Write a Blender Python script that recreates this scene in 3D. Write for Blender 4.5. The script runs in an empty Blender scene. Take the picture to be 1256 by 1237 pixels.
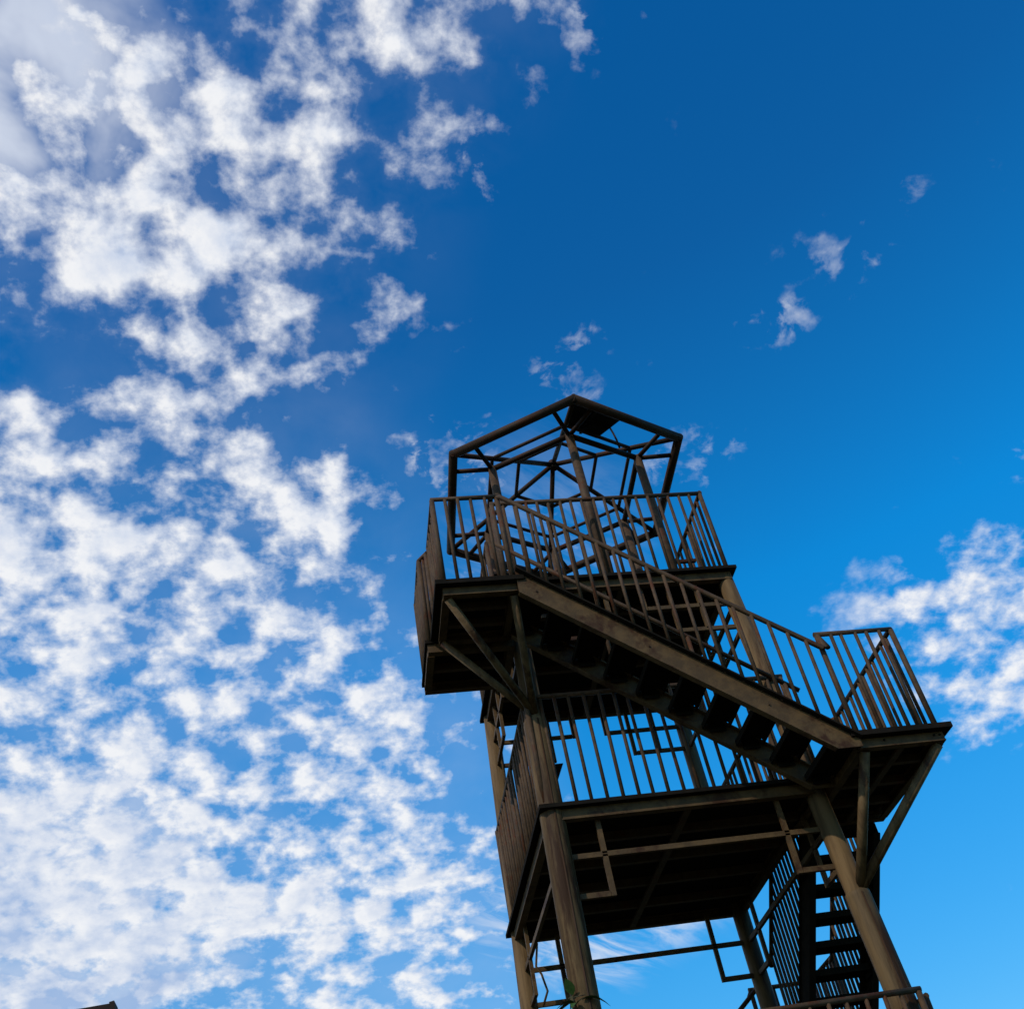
import bpy, bmesh, math, random
from mathutils import Vector, Matrix, Euler
random.seed(7)
V = Vector
S = bpy.context.scene
COL = S.collection

# ------------------------------------------------------------------ camera
CAM = V((-2.974, -9.558, -3.947))
YAW, PITCH, ROLL, FPX = -0.242, 0.710, -0.212, 1338.0
cd = bpy.data.cameras.new('camera'); cam = bpy.data.objects.new('camera', cd); COL.objects.link(cam)
fwd = V((-math.sin(YAW)*math.cos(PITCH), math.cos(YAW)*math.cos(PITCH), math.sin(PITCH)))
rgt = V((math.cos(YAW), math.sin(YAW), 0)); upv = rgt.cross(fwd)
r2 = math.cos(ROLL)*rgt + math.sin(ROLL)*upv
u2 = -math.sin(ROLL)*rgt + math.cos(ROLL)*upv
m = Matrix((r2, u2, -fwd)).transposed().to_4x4(); m.translation = CAM
cam.matrix_world = m
cd.sensor_fit = 'HORIZONTAL'; cd.sensor_width = 36.0; cd.lens = 36.0*FPX/1256.0
cd.clip_start = 0.05; cd.clip_end = 3000
S.camera = cam
S.view_settings.view_transform = 'Standard'; S.view_settings.look = 'None'
S.view_settings.exposure = 0.0; S.view_settings.gamma = 1.0; S.view_settings.use_curve_mapping = False

# ------------------------------------------------------------------ sun
TOSUN = V((-0.58, -0.56, 0.66)).normalized()
sd = bpy.data.lights.new('sun', 'SUN'); sun = bpy.data.objects.new('sun', sd); COL.objects.link(sun)
sd.energy = 2.4; sd.angle = math.radians(0.5); sd.color = (1.0, 0.93, 0.82)
sun.rotation_euler = TOSUN.to_track_quat('Z', 'Y').to_euler()

# ------------------------------------------------------------------ sky with a broken cloud layer
W = bpy.data.worlds.new('World'); S.world = W; W.use_nodes = True
nt = W.node_tree; nt.nodes.clear()
def N(t, **k):
    n = nt.nodes.new(t)
    for a, b in k.items(): setattr(n, a, b)
    return n
def put(sock, v):
    if isinstance(v, bpy.types.NodeSocket): nt.links.new(v, sock)
    elif v is not None: sock.default_value = v
def mth(op, a, b=None, c=None, clamp=False):
    n = N('ShaderNodeMath', operation=op, use_clamp=clamp)
    put(n.inputs[0], a); put(n.inputs[1], b); put(n.inputs[2], c)
    return n.outputs[0]
def sstep(x, lo, hi, to0=0.0, to1=1.0):
    n = N('ShaderNodeMapRange', interpolation_type='SMOOTHSTEP')
    put(n.inputs[0], x); put(n.inputs[1], lo); put(n.inputs[2], hi); put(n.inputs[3], to0); put(n.inputs[4], to1)
    return n.outputs[0]
def comb(x, y, z=0.0):
    n = N('ShaderNodeCombineXYZ'); put(n.inputs[0], x); put(n.inputs[1], y); put(n.inputs[2], z); return n.outputs[0]
def noise(vec, scale, detail, rough, dist=0.0, lac=2.0):
    n = N('ShaderNodeTexNoise', noise_dimensions='3D')
    put(n.inputs['Vector'], vec); n.inputs['Scale'].default_value = scale; n.inputs['Detail'].default_value = detail
    n.inputs['Roughness'].default_value = rough; n.inputs['Distortion'].default_value = dist; n.inputs['Lacunarity'].default_value = lac
    return n
def vadd(a, b):
    n = N('ShaderNodeVectorMath', operation='ADD'); put(n.inputs[0], a); put(n.inputs[1], b); return n.outputs[0]

tc = N('ShaderNodeTexCoord'); sp = N('ShaderNodeSeparateXYZ'); nt.links.new(tc.outputs['Generated'], sp.inputs[0])
dx, dy, dz = sp.outputs
den = mth('MAXIMUM', mth('ADD', dz, 0.4), 0.05)
px = mth('DIVIDE', dx, den); py = mth('DIVIDE', dy, den)          # flattened position on the cloud layer
P2 = comb(px, py)

sky = N('ShaderNodeTexSky', sky_type='NISHITA', sun_disc=False)
sky.sun_elevation = math.asin(TOSUN.z); sky.sun_rotation = math.atan2(TOSUN.x, TOSUN.y)
sky.air_density = 1.0; sky.dust_density = 0.2; sky.ozone_density = 2.0; sky.altitude = 0
hs = N('ShaderNodeHueSaturation'); hs.inputs['Hue'].default_value = 0.5; hs.inputs['Saturation'].default_value = 1.42; hs.inputs['Value'].default_value = 1.0
nt.links.new(sky.outputs[0], hs.inputs['Color'])
bg = N('ShaderNodeBackground'); ramp = N('ShaderNodeValToRGB'); put(ramp.inputs[0], dz)           # clear dry air: a deep polarised blue that pales towards the horizon
els = ramp.color_ramp.elements
for pos, c in [(0.0, (0.62, 0.90, 0.95)), (0.20, (0.55, 0.88, 0.93)), (0.36, (0.50, 1.20, 1.22)), (0.55, (0.25, 1.48, 1.50)), (0.66, (0.50, 1.26, 1.30)), (0.77, (0.75, 1.03, 1.13)), (1.0, (0.75, 0.95, 1.08))]:
    e = els[0] if pos == 0.0 else els[-1] if pos == 1.0 else els.new(pos)
    e.color = (*[v/1.6 for v in c], 1)
mul = N('ShaderNodeVectorMath', operation='MULTIPLY'); nt.links.new(hs.outputs[0], mul.inputs[0]); nt.links.new(ramp.outputs[0], mul.inputs[1])
mul2 = N('ShaderNodeVectorMath', operation='SCALE'); nt.links.new(mul.outputs[0], mul2.inputs[0]); mul2.inputs['Scale'].default_value = 1.6
nt.links.new(mul2.outputs[0], bg.inputs[0]); bg.inputs[1].default_value = 0.15

# where the cloud field lies: a bank that ends along a wandering edge, and loose patches beside it
warp = noise(P2, 7.0, 3, 0.5)
wv = N('ShaderNodeVectorMath', operation='MULTIPLY_ADD'); nt.links.new(warp.outputs['Color'], wv.inputs[0])
wv.inputs[1].default_value = (0.09, 0.09, 0.0); wv.inputs[2].default_value = (-0.045, -0.045, 0.0)
PW = vadd(P2, wv.outputs[0])
spw = N('ShaderNodeSeparateXYZ'); nt.links.new(PW, spw.inputs[0]); wx, wy = spw.outputs[0], spw.outputs[1]
fc = N('ShaderNodeFloatCurve'); cv = fc.mapping.curves[0]
pts = [(0.0, 0.67), (0.15, 0.685), (0.20, 0.62), (0.285, 0.55), (0.36, 0.59), (0.45, 0.67), (0.57, 0.73), (0.70, 0.735), (1.0, 0.75)]
cv.points[0].location = pts[0]; cv.points[1].location = pts[-1]
for q in pts[1:-1]: cv.points.new(*q)
fc.mapping.update()
put(fc.inputs['Value'], mth('MULTIPLY', wy, 0.5))
edge = mth('SUBTRACT', fc.outputs[0], 0.5)                           # x of the bank's edge
cover = mth('MULTIPLY', sstep(mth('SUBTRACT', edge, wx), -0.13, 0.12), 0.665)
bank = cover
fine = sstep(noise(comb(px, py, 1.3), 30.0, 6, 0.6, 0.4).outputs['Fac'], 0.36, 0.60)
def blob(cx, cy, rx, ry, amt):
    a = mth('DIVIDE', mth('SUBTRACT', wx, cx), rx); b = mth('DIVIDE', mth('SUBTRACT', wy, cy), ry)
    return sstep(mth('ADD', mth('MULTIPLY', a, a), mth('MULTIPLY', b, b)), 1.0, 0.0, 0.0, amt)
solid = cover
for q in [(0.70, 0.82, 0.22, 0.20, 0.70), (0.54, 0.80, 0.11, 0.08, 0.72), (0.17, 0.78, 0.09, 0.14, 0.60), (0.42, 0.42, 0.05, 0.04, 0.42), (0.205, 0.315, 0.05, 0.06, 0.48), (0.40, 0.455, 0.085, 0.07, 0.43),
          (0.355, 0.536, 0.06, 0.04, 0.68), (0.212, 0.575, 0.06, 0.06, 0.58), (0.12, 0.66, 0.08, 0.08, 0.54), (0.13, 0.41, 0.05, 0.05, 0.54), (0.32, 0.66, 0.08, 0.05, 0.52), (0.28, 1.20, 0.10, 0.10, 0.45),
          (0.64, 0.63, 0.06, 0.05, 0.7)]:
    if q[2] > 0.15: solid = mth('MAXIMUM', solid, blob(*q))
    cover = mth('MAXIMUM', cover, blob(*q) if q[2] > 0.1 else mth('MULTIPLY', blob(*q), fine))
for q in [(-0.20, 0.545, 0.14, 0.05, 0.36), (0.10, 0.80, 0.08, 0.13, 0.10), (-0.01, 0.60, 0.10, 0.03, 0.2)]:
    cover = mth('SUBTRACT', cover, blob(*q), clamp=True)
for q in [(-0.27, 1.12, 0.26, 0.22, 0.30), (-0.10, 0.40, 0.12, 0.09, 0.10), (-0.02, 1.22, 0.25, 0.09, 0.22), (-0.2, 0.72, 0.12, 0.10, 0.14)]:
    cover = mth('ADD', cover, blob(*q))
def density(vec):
    a = noise(vec, 26.0, 8, 0.56, 0.08)
    b = noise(vec, 7.5, 3, 0.5, 0.1)
    return mth('ADD', mth('MULTIPLY', a.outputs['Fac'], 0.74), mth('MULTIPLY', b.outputs['Fac'], 0.26))
PS = comb(px, py, 3.7)
PL = vadd(PS, (-0.012, 0.006, 0.0))
d0 = density(PS); d1 = density(PL)
thr = mth('MULTIPLY_ADD', cover, -0.36, 0.735)
ex = mth('SUBTRACT', d0, thr)
alpha = sstep(ex, -0.095, 0.125)
thick = sstep(ex, 0.10, 0.30)
veil = mth('MULTIPLY', mth('MULTIPLY', sstep(ex, -0.22, 0.04), sstep(bank, 0.2, 0.7)), 0.07)
alpha = mth('MAXIMUM', alpha, veil)
alpha = mth('MULTIPLY', alpha, sstep(solid, 0.0, 0.45, 0.42, 1.0))
cst = noise(vadd(comb(mth('MULTIPLY_ADD', py, 3.0, mth('MULTIPLY', px, 5.0)), mth('MULTIPLY_ADD', px, -9.0, mth('MULTIPLY', py, 17.0))), wv.outputs[0]), 1.6, 7, 0.62, 0.5)
mass = noise(comb(px, py, 8.1), 10.0, 5, 0.52, 0.3)
soft = mth('MULTIPLY', sstep(mass.outputs['Fac'], 0.30, 0.58), mth('MAXIMUM', mth('MAXIMUM', blob(-0.19, 0.35, 0.15, 0.12, 0.95), blob(-0.30, 1.06, 0.22, 0.14, 0.75)), blob(-0.34, 1.27, 0.30, 0.12, 0.9)))
cirrus = mth('MULTIPLY', sstep(cst.outputs['Fac'], 0.38, 0.70), mth('ADD', blob(0.30, 1.23, 0.18, 0.17, 0.85), blob(0.20, 0.80, 0.13, 0.20, 0.18)))
haze = mth('MULTIPLY', sstep(bank, 0.05, 0.64), mth('MULTIPLY_ADD', mass.outputs['Fac'], 0.20, mth('MULTIPLY_ADD', py, 0.14, -0.14)), clamp=True)
alpha = mth('MAXIMUM', mth('MAXIMUM', alpha, cirrus), mth('MAXIMUM', soft, haze))
lit = mth('MULTIPLY_ADD', mth('SUBTRACT', d0, d1), 3.2, 0.72, clamp=True)
lit = mth('SUBTRACT', lit, mth('MULTIPLY', thick, 0.36), clamp=True)
body = sstep(ex, -0.02, 0.10)
lit = mth('ADD', mth('MULTIPLY', lit, body), mth('MULTIPLY', mth('SUBTRACT', 1.0, body), 0.72))
lit = mth('SUBTRACT', lit, mth('MULTIPLY', mth('MULTIPLY', sstep(mass.outputs['Fac'], 0.40, 0.62), mth('MAXIMUM', mth('MAXIMUM', blob(-0.34, 1.10, 0.24, 0.16, 0.55), blob(-0.34, 1.30, 0.30, 0.13, 0.85)), blob(-0.2, 0.34, 0.16, 0.12, 0.25))), 1.0), clamp=True)
cr = N('ShaderNodeMix', data_type='RGBA'); put(cr.inputs['Factor'], lit)
cr.inputs['A'].default_value = (0.42, 0.55, 0.80, 1); cr.inputs['B'].default_value = (0.98, 0.985, 1.0, 1)
bgc = N('ShaderNodeBackground'); nt.links.new(cr.outputs['Result'], bgc.inputs[0]); bgc.inputs[1].default_value = 0.95
mx = N('ShaderNodeMixShader'); put(mx.inputs[0], mth('MULTIPLY', alpha, 0.96)); nt.links.new(bg.outputs[0], mx.inputs[1]); nt.links.new(bgc.outputs[0], mx.inputs[2])
wo = N('ShaderNodeOutputWorld'); nt.links.new(mx.outputs[0], wo.inputs[0])

# ------------------------------------------------------------------ materials
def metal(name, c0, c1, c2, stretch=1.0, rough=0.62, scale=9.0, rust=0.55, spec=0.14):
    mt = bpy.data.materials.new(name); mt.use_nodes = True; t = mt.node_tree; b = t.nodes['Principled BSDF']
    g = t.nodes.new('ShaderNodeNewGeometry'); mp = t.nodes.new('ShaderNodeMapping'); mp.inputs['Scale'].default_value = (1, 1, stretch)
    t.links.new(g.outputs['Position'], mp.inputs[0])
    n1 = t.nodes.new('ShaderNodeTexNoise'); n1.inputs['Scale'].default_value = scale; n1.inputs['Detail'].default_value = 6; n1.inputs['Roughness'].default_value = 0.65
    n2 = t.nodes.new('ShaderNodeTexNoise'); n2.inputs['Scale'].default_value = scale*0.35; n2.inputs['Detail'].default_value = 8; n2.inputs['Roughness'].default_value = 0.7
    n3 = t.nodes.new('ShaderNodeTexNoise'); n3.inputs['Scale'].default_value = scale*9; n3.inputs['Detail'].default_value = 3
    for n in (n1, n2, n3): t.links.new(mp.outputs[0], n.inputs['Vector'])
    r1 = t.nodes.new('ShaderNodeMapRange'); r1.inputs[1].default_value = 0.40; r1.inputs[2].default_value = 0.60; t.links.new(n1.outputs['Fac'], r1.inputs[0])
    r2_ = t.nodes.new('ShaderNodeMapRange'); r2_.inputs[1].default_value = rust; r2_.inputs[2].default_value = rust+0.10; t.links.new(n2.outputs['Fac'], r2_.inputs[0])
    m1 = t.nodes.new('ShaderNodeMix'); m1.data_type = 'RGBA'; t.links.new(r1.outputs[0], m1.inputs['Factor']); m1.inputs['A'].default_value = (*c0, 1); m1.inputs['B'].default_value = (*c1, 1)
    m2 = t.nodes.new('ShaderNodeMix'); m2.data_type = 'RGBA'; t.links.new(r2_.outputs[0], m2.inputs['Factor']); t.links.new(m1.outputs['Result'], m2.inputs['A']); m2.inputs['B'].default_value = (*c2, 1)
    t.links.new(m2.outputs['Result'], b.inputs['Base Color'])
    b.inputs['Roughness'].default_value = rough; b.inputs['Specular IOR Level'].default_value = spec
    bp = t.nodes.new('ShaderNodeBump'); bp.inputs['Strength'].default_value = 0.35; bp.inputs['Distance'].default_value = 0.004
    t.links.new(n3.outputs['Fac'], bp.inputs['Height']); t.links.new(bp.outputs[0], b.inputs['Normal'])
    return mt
M_POST = metal('weathered_post_paint', (0.076, 0.045, 0.020), (0.140, 0.085, 0.038), (0.036, 0.015, 0.006), stretch=0.10, scale=13, rust=0.525)
M_BEAM = metal('brown_beam_paint', (0.108, 0.062, 0.026), (0.070, 0.041, 0.019), (0.042, 0.017, 0.007), rust=0.52)
M_RUST = metal('dark_rust', (0.045, 0.022, 0.010), (0.030, 0.016, 0.008), (0.060, 0.022, 0.008), stretch=0.2)
M_RAIL = metal('rusty_rail_paint', (0.082, 0.047, 0.024), (0.052, 0.031, 0.018), (0.075, 0.024, 0.009), rust=0.54, scale=14)
M_DARK = metal('shaded_rusty_plate', (0.016, 0.012, 0.009), (0.011, 0.009, 0.007), (0.020, 0.010, 0.006), rust=0.58, rough=0.9, spec=0.03)  # rusty plate, near black: the shade under the decks is put into the colour
M_ROOF = metal('rusty_roof_tube', (0.044, 0.024, 0.013), (0.030, 0.017, 0.010), (0.058, 0.018, 0.007), rust=0.52, scale=12)
M_CONC = metal('grey_concrete', (0.30, 0.29, 0.27), (0.24, 0.23, 0.21), (0.20, 0.19, 0.17), rough=0.9)
M_DARKPAVE = metal('dark_paving', (0.085, 0.080, 0.072), (0.065, 0.062, 0.056), (0.055, 0.050, 0.042), rough=0.9, scale=3)
M_WALL = metal('plaster_wall', (0.38, 0.36, 0.32), (0.32, 0.30, 0.27), (0.27, 0.25, 0.22), rough=0.9, scale=3)
M_TILE = metal('dark_roof_tile', (0.022, 0.015, 0.013), (0.030, 0.020, 0.016), (0.032, 0.014, 0.010), rough=0.8)
M_WOOD = metal('dark_timber', (0.06, 0.035, 0.022), (0.045, 0.028, 0.02), (0.03, 0.02, 0.015), rough=0.7)
M_LEAF = metal('leaf_green', (0.028, 0.066, 0.016), (0.045, 0.090, 0.022), (0.020, 0.040, 0.010), rough=0.5, scale=20)
M_STEM = metal('vine_stem', (0.07, 0.075, 0.03), (0.06, 0.05, 0.03), (0.05, 0.04, 0.025), rough=0.7)
M_GRND = metal('grass_ground', (0.045, 0.055, 0.025), (0.060, 0.058, 0.035), (0.035, 0.045, 0.020), rough=0.95, scale=0.8)

# ------------------------------------------------------------------ mesh helpers
class MB:
    def __init__(s): s.v = []; s.f = []; s.sm = []
    def box(s, A, B, w, h, up=V((0, 0, 1)), off=(0, 0)):
        """bar from A to B, w across, h along up"""
        A, B = V(A), V(B); d = (B-A).normalized()
        side = d.cross(up)
        if side.length < 1e-4: side = d.cross(V((0, 1, 0)))
        side.normalize(); u = side.cross(d).normalized()
        o = side*off[0]+u*off[1]; n = len(s.v)
        for P in (A, B):
            for a, b in ((-1, -1), (1, -1), (1, 1), (-1, 1)): s.v.append(P+o+side*(a*w/2)+u*(b*h/2))
        for q in ((0, 1, 5, 4), (1, 2, 6, 5), (2, 3, 7, 6), (3, 0, 4, 7)): s.f.append([n+i for i in q]); s.sm.append(False)
        s.f.append([n+3, n+2, n+1, n]); s.f.append([n+4, n+5, n+6, n+7]); s.sm += [False, False]
        return s
    def tube(s, pts, r, k=8, cap=True):
        pts = [V(p) for p in pts]; rs = r if isinstance(r, (list, tuple)) else [r]*len(pts)
        n0 = len(s.v); prev = None
        for i, p in enumerate(pts):
            d = (pts[min(i+1, len(pts)-1)]-pts[max(i-1, 0)]).normalized()
            if prev is None:
                a = d.cross(V((0, 0, 1)))
                if a.length < 1e-3: a = V((1, 0, 0))
            else: a = prev-d*prev.dot(d)
            a.normalize(); prev = a; b = d.cross(a)
            for j in range(k):
                t = 2*math.pi*j/k; s.v.append(p+a*(rs[i]*math.cos(t))+b*(rs[i]*math.sin(t)))
        for i in range(len(pts)-1):
            for j in range(k):
                s.f.append([n0+i*k+j, n0+i*k+(j+1) % k, n0+(i+1)*k+(j+1) % k, n0+(i+1)*k+j]); s.sm.append(True)
        if cap:
            s.f.append([n0+j for j in reversed(range(k))]); s.f.append([n0+(len(pts)-1)*k+j for j in range(k)]); s.sm += [False, False]
        return s
    def slab(s, poly, z0, z1):
        n = len(s.v); k = len(poly)
        for z in (z0, z1): s.v += [V((x, y, z)) for x, y in poly]
        s.f.append([n+i for i in reversed(range(k))]); s.f.append([n+k+i for i in range(k)]); s.sm += [False, False]
        for i in range(k): s.f.append([n+i, n+(i+1) % k, n+k+(i+1) % k, n+k+i]); s.sm.append(False)
        return s
    def face(s, pts):
        n = len(s.v); s.v += [V(p) for p in pts]; s.f.append(list(range(n, n+len(pts)))); s.sm.append(False); return s
    def mesh(s, name, mat):
        me = bpy.data.meshes.new(name); me.from_pydata([tuple(v) for v in s.v], [], s.f)
        me.polygons.foreach_set('use_smooth', s.sm); me.materials.append(mat); me.update()
        bm = bmesh.new(); bm.from_mesh(me); bmesh.ops.recalc_face_normals(bm, faces=bm.faces); bm.to_mesh(me); bm.free()
        return me
    def build(s, name, mat, parent=None):
        o = bpy.data.objects.new(name, s.mesh(name, mat)); COL.objects.link(o)
        if parent: o.parent = parent
        return o
def inst(name, me, parent, loc=(0, 0, 0), scale=(1, 1, 1), rot=(0, 0, 0)):
    o = bpy.data.objects.new(name, me); COL.objects.link(o); o.parent = parent
    o.location = loc; o.scale = scale; o.rotation_euler = rot; return o
def tag(o, label, cat, group=None, kind=None):
    o['label'] = label; o['category'] = cat
    if group: o['group'] = group
    if kind: o['kind'] = kind

ZG = -5.60
HL, DL, HU, DU, ZU = 1.15, 1.266, 1.091, 1.163, 2.40
BAL = MB().tube([(0, 0, 0), (0, 0, 1)], 0.0165, 8).mesh('baluster', M_RAIL)
NP = MB().tube([(0, 0, 0), (0, 0, 1)], 0.024, 10).mesh('railing_post', M_RAIL)

# ------------------------------------------------------------------ the tower
tower = bpy.data.objects.new('watchtower', None); COL.objects.link(tower)
tag(tower, 'rusty brown steel lookout tower with outside stairs, railed decks and bare hexagonal roof frame', 'tower')

def post_at(sx, sy, z):
    t = z/ZU
    return V((sx*(HL+(HU-HL)*t), sy*(DL+(DU-DL)*t), z))
for sx, sy in ((-1, -1), (1, -1), (-1, 1), (1, 1)):
    zj = {(-1, -1): 0.86, (1, -1): -1.00}.get((sx, sy), -1.9)          # the lower pipe ends here, a thinner one goes on
    o = MB().tube([post_at(sx, sy, ZG), post_at(sx, sy, zj-0.03), post_at(sx, sy, zj), post_at(sx, sy, zj+0.012), post_at(sx, sy, zj+0.014), post_at(sx, sy, ZU-0.045)],
                  [0.108, 0.103, 0.102, 0.094, 0.089, 0.080], 24).build('corner_post', M_POST, tower)
    # welded seam strip that runs up the post
    a = math.radians({(-1, -1): -86, (1, -1): -94}.get((sx, sy), -90))
    sd_ = V((math.cos(a), math.sin(a), 0))
    MB().tube([post_at(sx, sy, ZG)+sd_*0.106, post_at(sx, sy, zj-0.02)+sd_*0.101], 0.009, 6).build('weld_seam', M_RUST, o)
    MB().tube([(post_at(sx, sy, ZG)+V((0, 0, -0.1))), post_at(sx, sy, ZG)+V((0, 0, 0.25))], 0.24, 16).build('footing', M_CONC, o)

def channel(A, B, out, depth, parent, name='edge_beam', mat=None, t=0.012, fl=0.05):
    """C-section: web on the outer side, flanges inward; A-B is the top outer edge"""
    A, B, out = V(A), V(B), V(out).normalized(); mb = MB(); d = (B-A).normalized()
    up = d.cross(out); up = up if up.z > 0 else -up
    mb.box(A-out*t/2-up*depth/2, B-out*t/2-up*depth/2, t, depth, up)
    for k in (t/2, depth-t/2):
        mb.box(A-out*(t+fl/2)-up*k, B-out*(t+fl/2)-up*k, fl, t, up)
    mb.box(A-out*(t/2-0.007)-up*(depth-0.006), B-out*(t/2-0.007)-up*(depth-0.006), t, 0.010, up)   # rolled lip
    return mb.build(name, mat or M_BEAM, parent)

def deck(name, x0, x1, y0, y1, z, label=None, joists=4, sides='fblr', b=0.128, over=0.06, th=0.034):
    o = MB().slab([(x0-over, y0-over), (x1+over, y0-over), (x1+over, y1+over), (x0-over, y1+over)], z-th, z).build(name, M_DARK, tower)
    if label: o['label'] = label
    zt = z-th-0.001
    dd = b-th
    if 'f' in sides: channel((x0, y0, zt), (x1, y0, zt), (0, -1, 0), dd, o)
    if 'b' in sides: channel((x0, y1, zt), (x1, y1, zt), (0, 1, 0), dd, o)
    if 'l' in sides: channel((x0, y0+0.07, zt), (x0, y1-0.07, zt), (-1, 0, 0), dd, o)
    if 'r' in sides: channel((x1, y0+0.07, zt), (x1, y1-0.07, zt), (1, 0, 0), dd, o)
    for i in range(joists):
        y = y0+(y1-y0)*(i+1)/(joists+1)
        MB().box((x0+0.07, y, zt-dd*0.4), (x1-0.07, y, zt-dd*0.4), 0.05, dd*0.78).build('joist', M_RAIL, o)
    if joists > 2:
        MB().box(((x0+x1)/2, y0+0.07, zt-dd*0.9), ((x0+x1)/2, y1-0.07, zt-dd*0.9), 0.06, 0.02).build('cross_tie', M_RAIL, o)
    return o

def railing(pts, h, spacing=0.125, parent=None, bottom=True, posts=True, skip_first=False, name='railing'):
    """railing over base points; top rail is the part, posts and balusters its sub-parts"""
    pts = [V(p) for p in pts]; mb = MB(); up = V((0, 0, h))
    e0 = (pts[0]-pts[1]).normalized()*0.022; e1 = (pts[-1]-pts[-2]).normalized()*0.022
    mb.tube([pts[0]+up+e0]+[p+up for p in pts[1:-1]]+[pts[-1]+up+e1], 0.023, 8)
    o = mb.build(name, M_RAIL, parent or tower)
    for i, (A, B) in enumerate(zip(pts, pts[1:])):
        L = (B-A).length; n = max(1, round(L/spacing))
        for k in range(1, n):
            P = A.lerp(B, k/n+random.uniform(-.006, .006)/L)
            inst('baluster', BAL, o, P, (1, 1, h-0.012), (random.uniform(-.008, .008), random.uniform(-.008, .008), random.random()))
    for i, P in enumerate(pts):
        if i == 0 and skip_first: continue
        if posts: inst('railing_post', NP, o, P, (1, 1, h-0.012))
    return o

# lower deck (level 0), upper deck, bottom deck
ld = deck('lower_deck', -HL-0.06, HL+0.06, -DL-0.08, DL+0.08, 0.0)
ud = deck('upper_deck', -HU-0.05, HU+0.05, -DU-0.08, DU+0.08, ZU)
bd = deck('bottom_deck', -HL-0.20, HL+0.24, -DL-0.28, DL+0.02, -2.86)
H = 1.05
xl, yl = HL+0.05, DL+0.06
railing([(-xl, -yl, 0), (xl-0.0, -yl, 0)], H, 0.137)
railing([(-xl, -yl+0.07, 0), (-xl, yl-0.07, 0)], H, 0.135)
railing([(-xl, yl, 0), (xl, yl, 0)], H, 0.15)
railing([(xl, -0.45, 0), (xl, yl-0.07, 0)], H, 0.12)
xu, yu = HU+0.04, DU+0.06
railing([(-xu, -yu, ZU), (xu, -yu, ZU)], H, 0.122)
railing([(xu, -yu+0.0, ZU), (xu, yu, ZU)], H, 0.122, skip_first=True)
railing([(xu-0.06, yu, ZU), (-xu, yu, ZU)], H, 0.15, skip_first=True)
railing([(-xu, -yu+0.06, ZU), (-xu, -1.03, ZU)], H, 0.06)
railing([(-xu, -0.58, ZU), (-xu, yu-0.06, ZU)], H, 0.12)
xb, yb = HL+0.18, DL+0.185
railing([(-xb, -1.53, -2.86), (1.25, -1.53, -2.86)], 1.035, 0.14)
railing([(xb, -1.45, -2.86), (xb, 0.9, -2.86)], 1.00, 0.14)

# ---------------------------------------------------------------- landings around the outside
RX0, RX1, YF = 1.258, 2.005, -2.15
LX0, LX1, ZLD = -1.245, -1.892, 1.78
ROY = -0.66
o = deck('right_landing', RX0, RX1, YF+0.045, ROY, -0.02, joists=3, over=0.07, th=0.045)
for bx in (0.22, 0.66, 0.71):
    MB().tube([(RX0+bx, YF+0.046, -0.095), (RX0+bx, YF+0.034, -0.095)], 0.009, 8).build('bolt', M_DARK, o)
deck('left_landing', LX1, LX0, YF+0.045, -1.36, ZLD, joists=2, over=0.065, th=0.045)
deck('side_landing', -1.99, -HU-0.10, -1.30, -0.60, ZLD-0.03, joists=1, over=0.02)
# two steps from the side landing up through the gap in the deck railing
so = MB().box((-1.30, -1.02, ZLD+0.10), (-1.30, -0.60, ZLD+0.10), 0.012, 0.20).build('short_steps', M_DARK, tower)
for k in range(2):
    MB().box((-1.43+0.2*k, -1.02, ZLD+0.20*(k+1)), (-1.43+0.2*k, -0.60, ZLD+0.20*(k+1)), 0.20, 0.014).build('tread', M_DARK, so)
HLD = 0.984
# right landing railing: front, then along the outer side to the head of the lower flight
railing([(RX0+0.02, YF+0.05, -0.02), (RX1-0.03, YF+0.05, -0.02), (RX1-0.03, ROY, -0.02)], HLD, 0.125)
# left landing: front and outer side
railing([(LX0-0.02, YF+0.05, ZLD), (LX1+0.02, YF+0.05, ZLD), (LX1+0.02, -1.42, ZLD)], HLD, 0.115)
railing([(LX1-0.01, -1.40, ZLD-0.04), (-1.968, -1.30, ZLD-0.04), (-1.972, -0.62, ZLD-0.04), (-1.45, -0.62, ZLD-0.04)], 0.955, 0.062)

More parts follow.
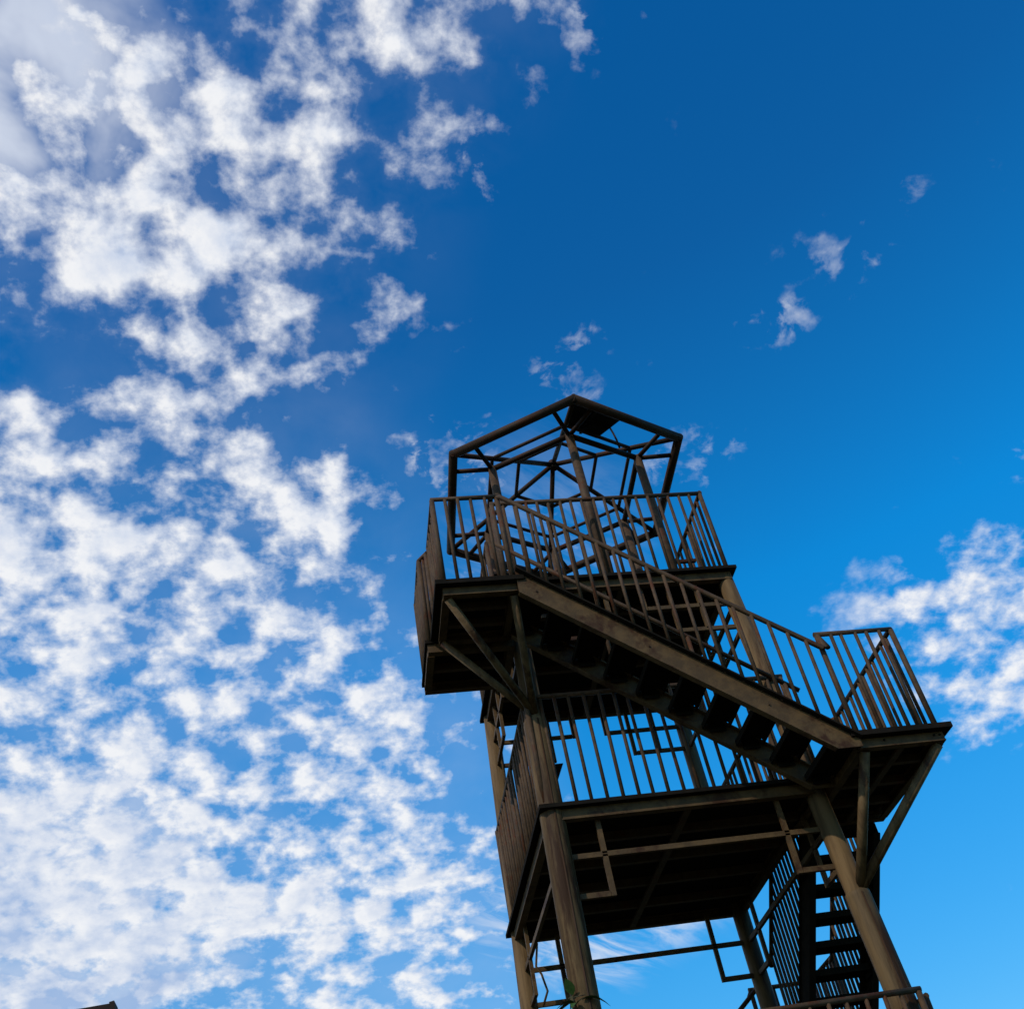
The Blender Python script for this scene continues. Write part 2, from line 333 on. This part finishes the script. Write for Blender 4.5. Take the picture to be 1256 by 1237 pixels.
# ---------------------------------------------------------------- flights of stairs
def flight(A, u, run, drop, wv, n, hs=0.9, bs=0.20, kink=True, spacing=0.135, outer=True, inner_posts=4, inner_bal=False, smat=None, zclip=None, top_pt=None, bot_pt=None):
    """A: top end of the outer stringer (top edge); u: horizontal direction going down; wv: outer -> inner"""
    A, u, wv = V(A), V(u).normalized(), V(wv); B = A+u*run-V((0, 0, drop)); out = -wv.normalized(); up = V((0, 0, 1))
    t = 0.012; d = (B-A).normalized()
    def prism(P0, P1, top, bot, o0, o1):
        q = MB()
        for P in (P0, P1):
            for oo, zz in ((o0, top), (o1, top), (o1, bot), (o0, bot)): q.v.append(P+out*oo+up*zz)
        q.f = [[0, 1, 5, 4], [1, 2, 6, 5], [2, 3, 7, 6], [3, 0, 4, 7], [3, 2, 1, 0], [4, 5, 6, 7]]; q.sm = [False]*6
        return q
    def web(P0, top, bot, o0, o1):
        # side plate, plumb at the top end, cut level with the landing at the bottom end
        P1 = P0+(B-A); pr = [P0+up*top, P1+up*top, P1+up*bot, P0+up*bot]
        if zclip is not None and pr[2].z < zclip < pr[3].z:
            k = (pr[3].z-zclip)/(pr[3].z-pr[2].z); m_ = pr[3].lerp(pr[2], k); pr = [pr[0], pr[1], V((P1.x, P1.y, zclip)), m_, pr[3]]
        q = MB(); k = len(pr); q.v = [p+out*o0 for p in pr]+[p+out*o1 for p in pr]
        q.f = [list(range(k)), list(range(2*k-1, k-1, -1))]+[[i, (i+1) % k, k+(i+1) % k, k+i] for i in range(k)]; q.sm = [False]*len(q.f)
        return q
    def add(q, w): n = len(q.v); q.v += w.v; q.f += [[i+n for i in f] for f in w.f]; q.sm += w.sm
    o = prism(A, B, 0.018, 0.0, 0.055, -0.07).build('staircase', M_DARK, tower)       # top flange of the outer stringer, shade put into its dark colour
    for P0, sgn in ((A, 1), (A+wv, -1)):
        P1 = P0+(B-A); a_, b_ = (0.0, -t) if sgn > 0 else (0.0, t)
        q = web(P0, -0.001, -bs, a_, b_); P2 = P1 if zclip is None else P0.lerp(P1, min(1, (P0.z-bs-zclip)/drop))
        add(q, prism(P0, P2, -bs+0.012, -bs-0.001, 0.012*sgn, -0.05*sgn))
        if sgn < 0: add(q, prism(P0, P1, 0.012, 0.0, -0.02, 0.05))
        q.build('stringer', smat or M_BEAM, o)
    tw = wv.length-0.05; side = wv.normalized()
    ne = run/n
    # tread: plate with turned-down edges
    q = MB(); q.box(V((0, 0, 0)), V((0, 0, 0))+side*tw, ne*0.98, 0.010)
    for k in (-1, 1): q.box(u*(k*ne*0.49)-up*0.028, u*(k*ne*0.49)-up*0.028+side*tw, 0.010, 0.05)
    for e in (0.012, tw-0.012): q.box(-u*ne*0.3-up*0.05+side*e, u*ne*0.3-up*0.05+side*e, 0.008, 0.085)
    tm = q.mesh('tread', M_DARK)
    for i in range(n):
        P = A+u*(ne*(i+0.5))-up*(drop*(i+0.72)/n)+side*0.025
        inst('tread', tm, o, P)
    # hand rails
    hA, hB = A+up*hs, B+up*hs
    if outer:
        pts = [hA, hB]
        if top_pt is not None: pts = [V(top_pt)]+pts
        if bot_pt is not None: pts = pts+[hB+u*0.05, V(bot_pt)]
        MB().tube(pts, 0.024, 8).build('handrail', M_RAIL, o)
        nb = round(run/spacing)
        for i in range(1, nb):
            P = A.lerp(B, i/nb)
            inst('baluster', BAL, o, P, (1, 1, hs), (random.uniform(-.006, .006), random.uniform(-.006, .006), 0))
    iA, iB = hA+wv*0.98, hB+wv*0.98
    MB().tube([iA, iB], 0.022, 8).build('handrail', M_RAIL, o)
    if inner_bal:
        nb = round(run/spacing)
        for i in range(1, nb): inst('baluster', BAL, o, A.lerp(B, i/nb)+wv*0.98, (1, 1, hs))
    else:
        for i in range(inner_posts):
            P = A.lerp(B, (i+0.15)/(inner_posts-0.7))+wv*0.98
            inst('railing_post', NP, o, P, (0.85, 0.85, hs))
    return o
# front flight: left landing down to right landing
fl = flight((LX0, YF, 1.832), (1, 0, 0), 2.503, 1.917, (0, 0.682, 0), 10, hs=0.878, bs=0.235, zclip=-0.150,
            top_pt=(LX0-0.02, YF+0.05, ZLD+HLD-0.012), bot_pt=(RX0+0.02, YF+0.05, -0.02+HLD-0.016))
for k in (0.06, 0.40, 0.74):
    P = V((LX0, YF, 1.832)).lerp(V((1.258, YF, -0.085)), k)+V((0, 0, -0.12))
    MB().tube([P+V((0, 0.004, 0)), P+V((0, -0.010, 0))], 0.007, 8).build('bolt', M_RUST, fl)
for sx in (-1, 1):
    MB().tube([post_at(sx, -1, -0.035), post_at(sx, -1, -0.012)], 0.112, 20).build('splice_ring', M_POST, tower)
# right flight: right landing down towards the back; stringers coloured dark for the shade there
ZB = -1.64
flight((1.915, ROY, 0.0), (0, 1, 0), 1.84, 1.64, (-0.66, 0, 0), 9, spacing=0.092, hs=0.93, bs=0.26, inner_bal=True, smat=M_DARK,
       top_pt=(RX1-0.03, ROY, -0.02+HLD-0.016), bot_pt=(1.97, 1.30, ZB+0.98-0.016))
deck('rear_landing', RX0, 2.005, 1.26, 2.05, ZB, joists=2, over=0.03)
railing([(1.97, 1.30, ZB), (1.97, 2.02, ZB), (1.30, 2.02, ZB)], 0.98, 0.085)
# rear flight and left flight that reach the ground
flight((1.258, 2.03, ZB), (-1, 0, 0), 2.5, 1.90, (0, -0.68, 0), 10, hs=0.90, bs=0.235, top_pt=(1.30, 2.02, ZB+0.98-0.016))
deck('back_corner_landing', -2.0, -1.26, 1.28, 2.05, -3.54, joists=2, over=0.03)
railing([(-1.30, 2.02, -3.54), (-1.97, 2.02, -3.54), (-1.97, 1.26, -3.54)], 0.98, 0.15)
flight((-1.98, 1.22, -3.54), (0, -1, 0), 2.4, 2.04, (0.72, 0, 0), 11, hs=0.90, bs=0.235)

# ---------------------------------------------------------------- braces under the landings
def brace(A, B, r=0.036, sq=True):
    A, B = V(A), V(B); mb = MB()
    mb.tube([A, A.lerp(B, 0.5), B], r, 10)
    return mb.build('brace', M_POST, tower)
jl = post_at(-1, -1, 0.90)+V((0, -0.05, 0)); zb = ZLD-0.13
for q in ((LX0-0.03, YF+0.10, zb), (LX1+0.04, YF+0.10, zb), (LX1+0.03, -1.40, zb)): brace(jl, q)
jr = post_at(1, -1, -0.98)+V((0.02, -0.05, 0)); zb = -0.15
for q in ((RX0+0.05, YF+0.10, zb), (RX1-0.05, YF+0.10, zb)): brace(jr, q, 0.042)
jb = post_at(1, 1, ZB-0.9)
for q in ((RX0+0.05, 2.0, ZB-0.13), (RX1-0.05, 2.0, ZB-0.13), (RX1-0.05, 1.32, ZB-0.13)): brace(jb, q, 0.04)
# gusset plate on the left post
g = MB(); 
for yy in (-1.0, -0.985): g.v += [V((-1.02, yy, 0.56)), V((-0.90, yy, 0.56)), V((-0.98, yy, 0.40))]
g.f = [[0, 1, 2], [5, 4, 3], [0, 3, 4, 1], [1, 4, 5, 2], [2, 5, 3, 0]]; g.sm = [False]*5
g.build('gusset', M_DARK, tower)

# ---------------------------------------------------------------- fretwork under the decks
def fret(face, z_top, bars, hx, hy, w=0.042):
    """bars: list of (s0, z0, s1, z1) with s along the face measured from its centre"""
    def P(s, z):
        return V((s, -hy, z)) if face == 'f' else V((s, hy, z)) if face == 'b' else V((-hx, s, z)) if face == 'l' else V((hx, s, z))
    nrm = V((0, 1, 0)) if face in 'fb' else V((1, 0, 0))
    def bar(q):
        a, b = P(q[0], q[1]), P(q[2], q[3]); d = (b-a).normalized()*w/2
        mb = MB(); mb.box(a-d, b+d, w*0.8, w, nrm.cross((b-a).normalized())); return mb
    o = bar(bars[0]).build('fretwork', M_BEAM, tower)
    for q in bars[1:]: bar(q).build('bar', M_BEAM, o)
for face, half in (('f', HL), ('b', HL), ('l', DL), ('r', DL)):
    e = half-0.08; v = half-0.365
    fret(face, 0, [(-e, -0.42, e, -0.42)]+[q for s in (-1, 1) for q in ((s*v, -0.13, s*v, -0.395), (s*v, -0.445, s*v, -0.745), (s*(v+0.045), -0.745, s*e, -0.745))], HL, DL)
    h2 = HU if face in 'fb' else DU
    e = h2-0.07; a, b_, c = h2*0.17, h2*0.425, h2*0.69
    bars = [q for s in (-1, 1) for q in ((s*(a+0.045), 2.02, s*e, 2.02), (s*a, ZU-0.13, s*a, 2.02), (s*b_, ZU-0.13, s*b_, 2.045), (s*b_, 1.995, s*b_, 1.74), (s*(b_+0.045), 1.74, s*e, 1.74), (s*c, ZU-0.13, s*c, 2.045), (s*c, 1.995, s*c, 1.765))]
    fret(face, ZU, bars, HU+0.01, DU+0.01, 0.040)

MB().tube([(-1.06, 1.14, -0.09), (-1.02, 1.12, -0.22), (-1.06, 1.16, -0.42), (-1.02, 1.16, -0.50), (-0.99, 1.16, -0.66), (-1.05, 1.20, -0.78)], 0.011, 6).build('cable', M_BEAM, tower)

# ---------------------------------------------------------------- open pavilion on the upper deck
PA, PC, PD, ZE, ZA = 1.322, 0.854, 1.587, 4.608, 5.135
QA, QC, QD, ZQ = 0.865, 0.571, 1.029, 4.60
def hexa(a, c, d, z): return [Matrix.Rotation(-0.044, 3, 'Z') @ p for p in hex0(a, c, d, z)]
def hex0(a, c, d, z): return [V((-a, -c, z)), V((0, -d, z)), V((a, -c, z)), V((a, c, z)), V((0, d, z)), V((-a, c, z))]
PR = hexa(PA, PC, PD, ZE); QR = hexa(QA, QC, QD, ZQ); APX = V((0, 0, ZA))
for q in QR:
    MB().tube([(q.x, q.y, ZU), q+V((0, 0, 0.02))], 0.050, 12).build('pavilion_post', M_RAIL, tower)
rf = MB()
rf.tube([APX-V((0, 0, 0.07)), APX+V((0, 0, 0.05))], 0.05, 10)
rf = rf.build('roof_frame', M_ROOF, tower)
def ring(R, r, name, sq=True):
    for i in range(6):
        A, B = R[i], R[(i+1) % 6]; d = (B-A).normalized()*r*0.55
        MB().tube([A-d, B+d], r, 10).build(name, M_ROOF, rf)
ring(PR, 0.052, 'eave_beam'); ring(QR, 0.034, 'ring_beam')
for p in PR: MB().tube([APX+(p-APX)*0.02, p], 0.030, 8).build('rafter', M_ROOF, rf)
for t, r in ((0.36, 0.022), (0.63, 0.022)): ring([APX.lerp(p, t) for p in PR], r, 'purlin')
for i in range(6):
    for j in (i-1, i):
        A, B = PR[j % 6], PR[(j+1) % 6]; d = (B-A).normalized(); q = QR[i]
        f = A+d*(q-A).dot(d)
        MB().tube([q, f], 0.027, 8).build('outrigger', M_ROOF, rf)
# the one roof sheet that is left, near the front corner
a0, b0 = PR[1], PR[2]; a1, b1 = APX.lerp(PR[1], 0.56), APX.lerp(PR[2], 0.56)
quad = [a0+V((0, 0, 0.06)), a0.lerp(b0, 0.50)+V((0, 0, 0.06)), a1.lerp(b1, 0.58)+V((0, 0, 0.055)), a1+V((0, 0, 0.055))]
mb = MB(); mb.v = quad+[p+V((0, 0, 0.012)) for p in quad]
mb.f = [[3, 2, 1, 0], [4, 5, 6, 7], [0, 1, 5, 4], [1, 2, 6, 5], [2, 3, 7, 6], [3, 0, 4, 7]]; mb.sm = [False]*6
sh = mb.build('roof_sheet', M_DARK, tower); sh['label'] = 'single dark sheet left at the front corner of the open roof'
mid0 = (quad[0]+quad[1])/2; mid1 = (quad[2]+quad[3])/2
MB().box(mid0-V((0, 0, 0.012)), mid1-V((0, 0, 0.012)), 0.03, 0.02).build('batten', M_DARK, sh)
# bent conduit hanging from the sheet
hk = [V((0.42, -0.93, 4.90)), V((0.47, -0.90, 4.92)), V((0.52, -0.86, 4.89)), V((0.55, -0.84, 4.80)), V((0.57, -0.83, 4.70)), V((0.58, -0.82, 4.58))]
MB().tube(hk, 0.012, 8).build('conduit', M_ROOF, tower)
MB().box((QA, -QC, 3.05), (xu, -QC, 3.05), 0.035, 0.035).build('tie_bar', M_ROOF, tower)
for s in (-1,): MB().box((s*QA, -QC, 3.05), (s*xu, -QC, 3.05), 0.035, 0.035).build('tie_bar', M_ROOF, tower)

# ------------------------------------------------------------------ creeper on the front left post
vine = bpy.data.objects.new('climbing_vine', None); COL.objects.link(vine)
tag(vine, 'green leafy creeper climbing the front left post of the tower at the bottom edge', 'vine')
def vp(t, r=0.125):
    z = ZG+0.02+t*(4.10); a = 1.2+t*15.0; c = post_at(-1, -1, z)
    return c+V((math.cos(a)*r, math.sin(a)*r, 0))
vine.location = vp(0); bpy.context.view_layer.update()
def vobj(mb, name, mat):
    mb.v = [p-vine.location for p in mb.v]; return mb.build(name, mat, vine)
vobj(MB().tube([vp(i/60) for i in range(61)], [0.011-0.007*i/60 for i in range(61)], 6), 'stem', M_STEM)
def leaf(base, dirv, L, wd, droop):
    d = V(dirv).normalized(); s = d.cross(V((0, 0, 1))).normalized(); mb = MB(); k = 6; rows = []
    for i in range(k+1):
        t = i/k; c = V(base)+d*(L*t)+V((0, 0, -droop*t*t*L)); w = wd*math.sin(math.pi*min(1, t**0.75))*0.5+0.001
        rows.append((c+s*w+V((0, 0, 0.12*w)), c-V((0, 0, 0.15*w)), c-s*w+V((0, 0, 0.12*w))))
    for r in rows: mb.v += list(r)
    for i in range(k):
        for j in (0, 1): n = 3*i+j; mb.f.append([n, n+1, n+4, n+3]); mb.sm.append(True)
    n = len(mb.v); mb.v += [p-V((0, 0, 0.0015)) for p in mb.v]
    mb.f += [[i+n for i in reversed(f)] for f in list(mb.f)]; mb.sm = [True]*len(mb.f)
    return mb
for i in range(34):
    t = i/34; p = vp(t); c = post_at(-1, -1, p.z); dv = (p-c); dv.z = 0
    a = random.uniform(-0.9, 0.9); dv = Matrix.Rotation(a, 3, 'Z') @ dv; dv.z = random.uniform(0.0, 0.06)
    vobj(leaf(p, dv, random.uniform(0.09, 0.16), random.uniform(0.05, 0.08), random.uniform(0.3, 0.9)), 'leaf', M_LEAF)
topc = post_at(-1, -1, -1.52)
for off, dv, L, wd, dr in [((-0.05, -0.118, -0.03), (1, -0.12, 0.42), 0.21, 0.050, 0.75), ((-0.10, -0.07, -0.03), (-1, -0.35, 0.25), 0.16, 0.07, 0.5), ((-0.10, -0.08, 0.02), (-0.35, -0.5, 0.9), 0.15, 0.075, 0.15),
                           ((-0.12, -0.05, -0.02), (-0.8, 0.3, -0.1), 0.15, 0.06, 0.4), ((-0.08, -0.09, -0.04), (-0.6, -0.9, 0.1), 0.13, 0.06, 0.6)]:
    vobj(leaf(topc+V(off), dv, L, wd, dr), 'leaf', M_LEAF)
vobj(MB().tube([vp(1.0), topc+V((-0.10, -0.08, -0.05)), topc+V((-0.14, -0.09, 0.0)), topc+V((-0.02, -0.12, 0.0))], [0.005, 0.005, 0.004, 0.003], 6), 'tendril', M_STEM)

# ------------------------------------------------------------------ old hall whose ridge end just shows at the lower left
HX, HY, HZ = -5.47, 4.0, 0.615
hall = bpy.data.objects.new('old_hall', None); COL.objects.link(hall); hall.location = (HX-5.0, HY, ZG)
tag(hall, 'old hall with a dark tiled ridge, its upturned end peeping over the lower left edge', 'building')
bpy.context.view_layer.update()
def hobj(mb, name, mat, par=None):
    off = hall.location if par is None else hall.location
    mb.v = [p-off for p in mb.v]; return mb.build(name, mat, par or hall)
x1, x0 = HX-0.7, HX-9.3; ez = -1.7
wl = MB().slab([(x0+0.5, HY-2.4), (x1-0.3, HY-2.4), (x1-0.3, HY+2.4), (x0+0.5, HY+2.4)], ZG, ez+0.05)
hw = hobj(wl, 'wall', M_WALL)
rfm = MB()
for sgn in (-1, 1):
    n = 44
    for i in range(n):
        a, b2 = x0+(x1-x0+0.5)*i/n, x0+(x1-x0+0.5)*(i+0.86)/n
        prof = [(0.06, HZ-0.42), (1.3, HZ-1.35), (2.4, HZ-1.98), (3.25, ez-0.35)]
        for (s0, z0), (s1, z1) in zip(prof, prof[1:]):
            rfm.box(((a+b2)/2, HY+sgn*s0, z0), ((a+b2)/2, HY+sgn*s1, z1), b2-a, 0.09)
    for (s0, z0), (s1, z1) in zip(prof, prof[1:]):
        rfm.box(((x0+x1+0.5)/2, HY+sgn*s0, z0-0.07), ((x0+x1+0.5)/2, HY+sgn*s1, z1-0.07), x1-x0+0.45, 0.04)
hr_ = hobj(rfm, 'roof', M_TILE)
rd = [(x0-0.1, HY, HZ-0.02), (x0+0.6, HY, HZ-0.06), (x0+3, HY, HZ-0.08), (x1-2.4, HY, HZ-0.08), (HX-1.2, HY, HZ-0.05), (HX-0.35, HY, HZ-0.035), (HX-0.03, HY, HZ-0.02)]
mb = MB()
for A, B in zip(rd, rd[1:]): mb.box(A, B, 0.24, 0.18)
hobj(mb, 'ridge', M_TILE, hr_)
hobj(MB().box((HX-0.03, HY, HZ-0.03), (HX+0.025, HY, HZ-0.02), 0.26, 0.23), 'ridge_tip', M_TILE, hr_)
dr = hobj(MB().slab([(HX-5.6, HY-2.46), (HX-4.4, HY-2.46), (HX-4.4, HY-2.41), (HX-5.6, HY-2.41)], ZG, ZG+2.3), 'door', M_WOOD)
for k in (-2.6, 2.6):
    w_ = hobj(MB().slab([(HX-5+k-0.6, HY-2.46), (HX-5+k+0.6, HY-2.46), (HX-5+k+0.6, HY-2.41), (HX-5+k-0.6, HY-2.41)], ZG+1.0, ZG+2.2), 'window', M_WOOD)

# ------------------------------------------------------------------ ground
g = MB(); n = 24; R = 1500
g.face([(-R, -R, ZG), (R, -R, ZG), (R, R, ZG), (-R, R, ZG)])
go = g.build('ground', M_GRND); go['kind'] = 'structure'
pad = MB().slab([(-3.0, -3.0), (3.0, -3.0), (3.0, 3.0), (-3.0, 3.0)], ZG-0.05, ZG+0.02).build('paving', M_DARKPAVE); pad['kind'] = 'structure'
